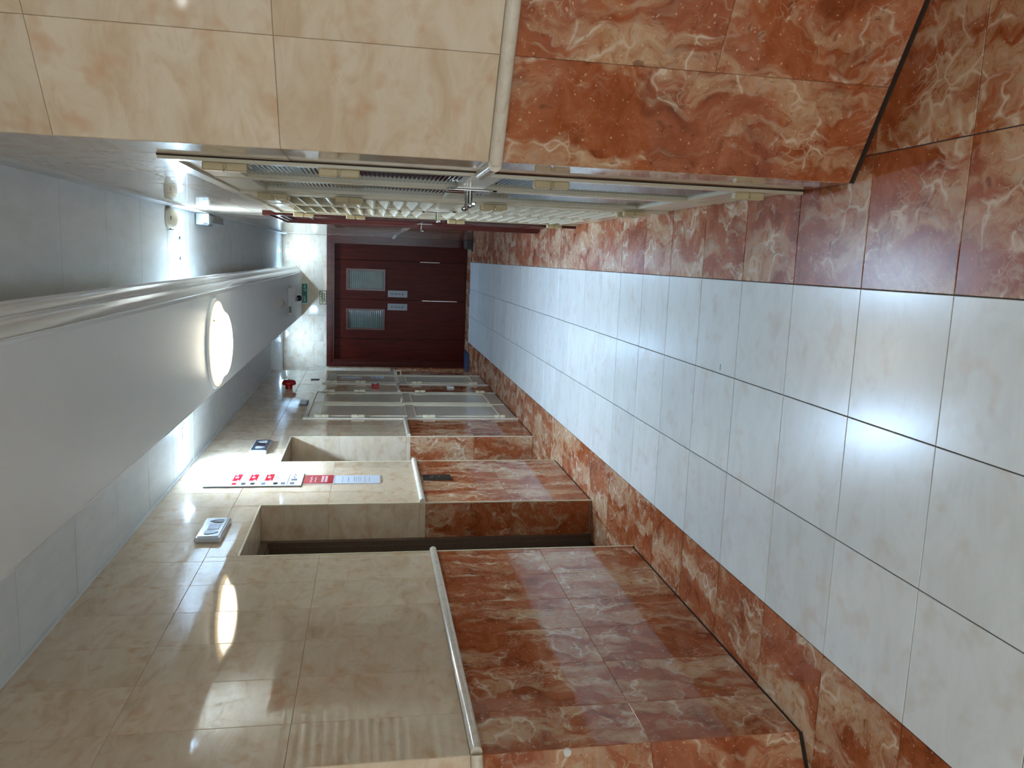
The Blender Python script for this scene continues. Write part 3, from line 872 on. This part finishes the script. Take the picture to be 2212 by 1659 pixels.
t = thing('white_notice', (XL, 5.55, 1.395), 'white laminated notice sheet below the red notice plate', 'notice')
pts = []
for cx, cz, a0 in ((0.085, 0.14, 0), (-0.085, 0.14, 90), (-0.085, -0.14, 180), (0.085, -0.14, 270)):
    pts += [(cx + 0.018 * math.cos(math.radians(a0 + 30 * k)), cz + 0.018 * math.sin(math.radians(a0 + 30 * k))) for k in range(4)]
MB().prism(pts, (XL, 5.548, 1.553), (0, 1, 0), (0, 0, 1), (1, 0, 0), 0, 0.004).build('sheet', M['paperblue'], t)
for k, z in enumerate((1.655, 1.615, 1.575, 1.560, 1.545, 1.530, 1.500, 1.470)):
    bx('text_line', M['silver'], t, XL + 0.004, XL + 0.0046, 5.475 + 0.01 * (k % 3), 5.620 - 0.012 * (k % 2), z, z + 0.004)

# ------------------------------------------------------------------ left service doors
def hinge(parent, x, n, y, z0, z1, mat=None):
    """two-knuckle block hinge; n is +1/-1 along X"""
    h = MB()
    zm = (z0 + z1) / 2
    xa = x + n * 0.026
    h.rbox(x, xa, y - 0.017, y + 0.017, z0, zm - 0.003, 0.004).rbox(x, xa, y - 0.017, y + 0.017, zm + 0.003, z1, 0.004).box(x, x + n * 0.018, y - 0.008, y + 0.008, zm - 0.004, zm + 0.004)
    return h.build('hinge', mat or M['hinge'], parent)
HZ = [(1.862, 1.995), (1.518, 1.646), (0.830, 0.950), (0.130, 0.238)]
def plank_leaf(parent, y0, y1, z1, x, mat):
    o = MB().box(x - 0.035, x, y0, y1, 0.012, z1).build('leaf', mat, parent)
    ym = 0.075
    for q0, q1 in ((0.16, 1.02), (1.10, z1 - 0.10)):
        m = MB()
        a0, a1 = y0 + ym, y1 - ym
        b = 0.010
        for r in ((a0, a1, q0, q0 + b), (a0, a1, q1 - b, q1), (a0, a0 + b, q0 + b, q1 - b), (a1 - b, a1, q0 + b, q1 - b)):
            m.box(x, x + 0.006, *r)
        m.build('panel_bead', M['bead'], o)
    return o
def service_door(name, y0, y1, zt, leaves, hinge_at, handle_y):
    d = struct(empty(name, (XL, (y0 + y1) / 2, 0)))
    fx = XL + 0.012
    m = MB()
    fwid = 0.040
    m.box(XL - 0.10, fx, y0, y0 + fwid, 0.0, zt).box(XL - 0.10, fx, y1 - fwid, y1, 0.0, zt).box(XL - 0.10, fx, y0 + fwid, y1 - fwid, zt - fwid, zt)
    m.build('frame', M['door'], d)
    bx('threshold', M['black'], d, XL - 0.05, XL + 0.002, y0 + fwid, y1 - fwid, 0.0, 0.010)
    n = leaves
    wv = (y1 - y0 - 2 * fwid - 0.006) / n
    for k in range(n):
        a = y0 + fwid + 0.003 + wv * k
        l = plank_leaf(d, a + 0.0015, a + wv - 0.0015, zt - fwid - 0.004, XL + 0.006, M['door'])
        hy = a + 0.004 if k == 0 else a + wv - 0.004
        for z0, z1 in HZ:
            hinge(l, fx - 0.002, 1, hy if n > 1 else y0 + fwid, z0, z1, M['bead'])
        if k == n - 1 or n == 1:
            hp = handle_y
            bx('handle_plate', M['bead'], l, XL + 0.006, XL + 0.012, hp - 0.022, hp + 0.022, 1.02, 1.20, r=0.002)
            if n == 1:
                m = MB().rbox(XL + 0.010, XL + 0.085, hp - 0.009, hp + 0.009, 1.118, 1.134, 0.003).rbox(XL + 0.010, XL + 0.085, hp - 0.009, hp + 0.009, 1.058, 1.074, 0.003).rbox(XL + 0.072, XL + 0.090, hp - 0.009, hp + 0.009, 1.058, 1.134, 0.003)
            else:
                m = MB().box(XL + 0.012, XL + 0.062, hp - 0.008, hp + 0.008, 1.125, 1.141).rbox(XL + 0.046, XL + 0.064, hp - 0.10, hp + 0.010, 1.123, 1.143, 0.004)
            m.build('lever', M['bead'], l)
    if n == 2:
        ymid = (y0 + y1) / 2
        bx('meeting_strip', M['bead'], d, XL + 0.006, XL + 0.013, ymid - 0.008, ymid + 0.008, 0.02, zt - fwid - 0.01)
    return d
service_door('door_4', 7.690, 9.250, 2.098, 2, None, 8.56)
service_door('door_5', 9.830, 10.620, 2.038, 1, None, 10.50)

t = thing('paper_notice', (XL + 0.006, 10.30, 1.55), 'torn white paper taped high on the single cream door', 'paper')
pts = [(-0.055, 0.125), (0.02, 0.13), (0.05, 0.10), (0.058, 0.02), (0.052, -0.06), (0.04, -0.13), (-0.045, -0.128), (-0.06, -0.02), (-0.048, 0.06)]
MB().prism(pts, (XL + 0.0065, 10.33, 1.70), (0, 1, 0), (0, 0, 1), (1, 0, 0), 0, 0.0012).build('sheet', M['paperblue'], t)
bx('text_line', M['ink'], t, XL + 0.0077, XL + 0.0082, 10.30, 10.365, 1.735, 1.741)
t = thing('paper_sheet', (XL + 0.006, 10.36, 1.28), 'printed sheet with blue lines by the handle of the single cream door', 'paper')
bx('sheet', M['paperblue'], t, XL + 0.0065, XL + 0.0077, 10.29, 10.47, 1.285, 1.455)
for z in (1.43, 1.41, 1.39, 1.36, 1.34):
    bx('text_line', M['blueink'], t, XL + 0.0077, XL + 0.0082, 10.31, 10.43, z, z + 0.006)

t = thing('fire_bell', (XL, 9.45, 2.395), 'round red fire alarm bell high on the left wall', 'fire bell')
MB().lathe((XL, 9.45, 2.395), (1, 0, 0), [(0.040, 0), (0.040, 0.045), (0.074, 0.050), (0.080, 0.060), (0.076, 0.085), (0.056, 0.104), (0.016, 0.110)], 28).build('gong', M['redpaint'], t, True)
MB().lathe((XL + 0.108, 9.45, 2.395), (1, 0, 0), [(0.010, 0), (0.010, 0.006), (0.006, 0.009)], 10).build('bolt', M['chrome'], t)
t = thing('fire_call_point', (XL, 9.565, 1.36), 'small red fire call point between the cream doors', 'alarm button')
MB().rbox(XL, XL + 0.050, 9.522, 9.608, 1.360, 1.448, 0.006).build('box', M['redpaint'], t)
bx('glass', M['paper'], t, XL + 0.050, XL + 0.052, 9.540, 9.590, 1.385, 1.430)
t = thing('socket', (XL, 9.60, 0.46), 'small white socket on the red dado between the cream doors', 'socket')
MB().rbox(XL, XL + 0.022, 9.55, 9.65, 0.455, 0.540, 0.004).build('plate', M['plastic'], t)
bx('rocker', M['silver'], t, XL + 0.022, XL + 0.025, 9.585, 9.615, 0.480, 0.515)
t = thing('door_sign', (XL, 8.52, 2.11), 'dark grey sign plate above the double cream door', 'sign')
MB().rbox(XL, XL + 0.016, 8.38, 8.64, 2.112, 2.185, 0.002).build('plate', M['slate'], t)
bx('text_line', M['silver'], t, XL + 0.016, XL + 0.0165, 8.42, 8.60, 2.142, 2.150)
t = thing('door_tag', (XL, 10.17, 2.10), 'thin dark plate above the single cream door', 'sign')
MB().rbox(XL, XL + 0.012, 10.14, 10.20, 2.095, 2.195, 0.002).build('plate', M['slate'], t)
bx('text_line', M['silver'], t, XL + 0.012, XL + 0.0125, 10.155, 10.185, 2.13, 2.16)

# ------------------------------------------------------------------ right doors
def fluted_pane(parent, x, y0, y1, z0, z1, pitch):
    n = max(2, int((z1 - z0) / pitch))
    V, Fs = [], []
    k = n * 4
    for i in range(k + 1):
        z = z0 + (z1 - z0) * i / k
        d = 0.0011 * math.cos(2 * math.pi * i / 4)
        V += [(x + d, y0, z), (x + d, y1, z)]
    for i in range(k):
        Fs.append((2 * i, 2 * i + 1, 2 * i + 3, 2 * i + 2))
    b = len(V)
    V += [(x + 0.012, y0, z0), (x + 0.012, y1, z0), (x + 0.012, y1, z1), (x + 0.012, y0, z1)]
    Fs.append((b, b + 1, b + 2, b + 3))
    m = MB().add(V, Fs)
    me = m.build('fluted_glass', M['fluted'], parent)
    for p in me.data.polygons:
        p.use_smooth = True
    return me
def frame_r(d, y0, y1, zt, mat, pr=0.014, wd=0.045):
    m = MB()
    m.box(XR - pr, XR + 0.11, y0 + 0.008, y0 + wd, 0, zt).box(XR - pr, XR + 0.11, y1 - wd, y1 - 0.008, 0, zt).box(XR - pr, XR + 0.11, y0 + wd, y1 - wd, zt - wd, zt)
    m.build('frame', mat, d)
    bx('frame_joint', M['gap'], d, XR - 0.004, XR + 0.10, y0 + 0.001, y0 + 0.008, 0, zt)
    bx('frame_joint', M['gap'], d, XR - 0.004, XR + 0.10, y1 - 0.008, y1 - 0.001, 0, zt)
def lever_r(parent, x, y, z, dr):
    bx('handle_plate', M['chrome'], parent, x - 0.007, x, y - 0.020, y + 0.020, z - 0.09, z + 0.09, r=0.002)
    m = MB().lathe((x - 0.007, y, z), (-1, 0, 0), [(0.011, 0), (0.010, 0.045), (0.013, 0.060)], 14)
    m.rbox(x - 0.072, x - 0.054, y - 0.012 if dr > 0 else y - 0.12, y + 0.12 if dr > 0 else y + 0.012, z - 0.011, z + 0.011, 0.005)
    m.build('lever', M['chrome'], parent, True)

# door A: ivory frame, fluted glass
d = struct(empty('door_6', (XR, 3.28, 0)))
y0, y1, zt = RH[0][0], RH[0][1], RH[0][3]
frame_r(d, y0, y1, zt, M['doorR'])
xf = XR - 0.004
ym = (y0 + y1) / 2
for k, (a, b) in enumerate(((y0 + 0.048, ym - 0.002), (ym + 0.002, y1 - 0.048))):
    st = 0.052
    z0, z1 = 0.010, zt - 0.049
    p0, p1, q0, q1 = 0.185, 1.045, 1.150, z1 - 0.125
    m = MB()
    m.box(xf, xf + 0.040, a, a + st, z0, z1).box(xf, xf + 0.040, b - st, b, z0, z1)
    m.box(xf, xf + 0.040, a + st, b - st, z0, p0).box(xf, xf + 0.040, a + st, b - st, p1, q0).box(xf, xf + 0.040, a + st, b - st, q1, z1)
    lfk = m.build('leaf', M['doorR'], d)
    fluted_pane(lfk, xf + 0.014, a + st, b - st, q0, q1, 0.016)
    fluted_pane(lfk, xf + 0.014, a + st, b - st, p0, p1, 0.016)
    hy = y0 + 0.050 if k == 0 else y1 - 0.050
    for c0, c1 in HZ:
        hinge(lfk, XR - 0.012, -1, hy, c0, c1)
    if k == 0:
        bx('rebate_strip', M['doorR'], lfk, xf - 0.003, xf, b - 0.022, b + 0.010, z0, z1)
        lever_r(lfk, xf - 0.001, b - 0.045, 1.092, -1)
        bx('keyhole_plate', M['gap'], lfk, xf - 0.006, xf, b - 0.050, b - 0.036, 0.985, 1.010)
    else:
        lever_r(lfk, xf - 0.001, a + 0.045, 1.092, 1)
# door B: louvred
d = struct(empty('door_7', (XR, 4.91, 0)))
y0, y1, zt = RH[1][0], RH[1][1], RH[1][3]
frame_r(d, y0, y1, zt, M['doorR'])
ym = (y0 + y1) / 2
blade_mesh = {}
for k, (a, b) in enumerate(((y0 + 0.048, ym - 0.002), (ym + 0.002, y1 - 0.048))):
    st = 0.085
    z0, z1 = 0.010, zt - 0.049
    p0, p1, q0, q1 = 0.150, 1.030, 1.160, z1 - 0.095
    m = MB()
    m.box(xf, xf + 0.045, a, a + st, z0, z1).box(xf, xf + 0.045, b - st, b, z0, z1)
    m.box(xf, xf + 0.045, a + st, b - st, z0, p0).box(xf, xf + 0.045, a + st, b - st, p1, q0).box(xf, xf + 0.045, a + st, b - st, q1, z1)
    m.box(xf + 0.043, xf + 0.047, a + st, b - st, z0, z1)
    lfk = m.build('leaf', M['doorR'], d)
    for s0, s1 in ((p0, p1), (q0, q1)):
        n = int((s1 - s0) / 0.068)
        ph = (s1 - s0) / n
        for i in range(n):
            zz = s0 + ph * i
            pts = [(-0.010, 0.002), (0.036, ph * 0.80), (0.036, ph * 0.80 + 0.008), (-0.010, 0.012)]
            MB().prism(pts, (xf, 0, zz), (1, 0, 0), (0, 0, 1), (0, 1, 0), a + st, b - st).build('louvre_blade', M['doorR'], lfk)
    hy = y0 + 0.050 if k == 0 else y1 - 0.050
    for c0, c1 in HZ:
        hinge(lfk, XR - 0.012, -1, hy, c0, c1)
    if k == 0:
        bx('rebate_strip', M['doorR'], lfk, xf - 0.003, xf, b - 0.022, b + 0.010, z0, z1)
        lever_r(lfk, xf - 0.001, b - 0.045, 1.095, -1)
        bx('keyhole_plate', M['gap'], lfk, xf - 0.006, xf, b - 0.052, b - 0.034, 0.985, 1.005)
# door C: mahogany
d = struct(empty('door_8', (XR, 6.47, 0)))
y0, y1, zt = RH[2][0], RH[2][1], RH[2][3]
m = MB()
for i0, i1, pr in ((0.0, 0.035, 0.030), (0.035, 0.070, 0.020), (0.070, 0.100, 0.012)):
    m.box(XR - pr, XR + 0.12, y0 + i0, y0 + i1, 0, zt - i0).box(XR - pr, XR + 0.12, y1 - i1, y1 - i0, 0, zt - i0).box(XR - pr, XR + 0.12, y0 + i1, y1 - i1, zt - i1, zt - i0)
m.build('casing', M['mahogd'], d)
lfk = bx('leaf', M['mahog'], d, XR + 0.004, XR + 0.050, y0 + 0.102, y1 - 0.102, 0.008, zt - 0.102)
m = MB()
for q0, q1 in ((0.20, 0.90), (1.10, 1.95)):
    a, b, s_ = y0 + 0.24, y1 - 0.24, 0.022
    m.box(XR - 0.006, XR + 0.005, a, b, q0, q0 + s_).box(XR - 0.006, XR + 0.005, a, b, q1 - s_, q1).box(XR - 0.006, XR + 0.005, a, a + s_, q0 + s_, q1 - s_).box(XR - 0.006, XR + 0.005, b - s_, b, q0 + s_, q1 - s_)
m.build('panel_moulding', M['mahogd'], lfk)
lever_r(lfk, XR + 0.004, y1 - 0.17, 1.05, -1)

# small things on the floor by the end door
t = thing('door_mat', (-1.53, 12.1, 0), 'small navy mat on the floor at the left of the wooden door', 'mat')
MB().rbox(-1.66, -1.37, 11.78, 12.37, 0.0, 0.010, 0.003).build('pile', M['mat'], t)
MB().box(-1.672, -1.358, 11.768, 12.382, 0.0, 0.004).build('edging', M['black'], t)
t = thing('door_stop', (0.25, 11.9, 0), 'brown floor doorstop in the right corner by the wooden door', 'doorstop')
MB().prism([(0, 0), (0.128, 0), (0.128, 0.085), (0.020, 0.075), (0.0, 0.055)], (0.192, 11.82, 0), (1, 0, 0), (0, 0, 1), (0, 1, 0), 0, 0.42).build('block', M['stop'], t)
MB().prism([(0, 0), (0.165, 0), (0.165, 0.022), (0.03, 0.022)], (0.155, 11.70, 0), (1, 0, 0), (0, 0, 1), (0, 1, 0), 0, 0.12).build('foot', M['black'], t)
MB().prism([(-0.013, -0.0012), (0.013, -0.0018), (0.014, 0.0012), (-0.012, 0.0018)], (-0.372, 3.172, 0.0006), (1, 0, 0), (0, 1, 0), (0, 0, 1), 0, 0.0005).build('scuff_mark', M['black'], floor)
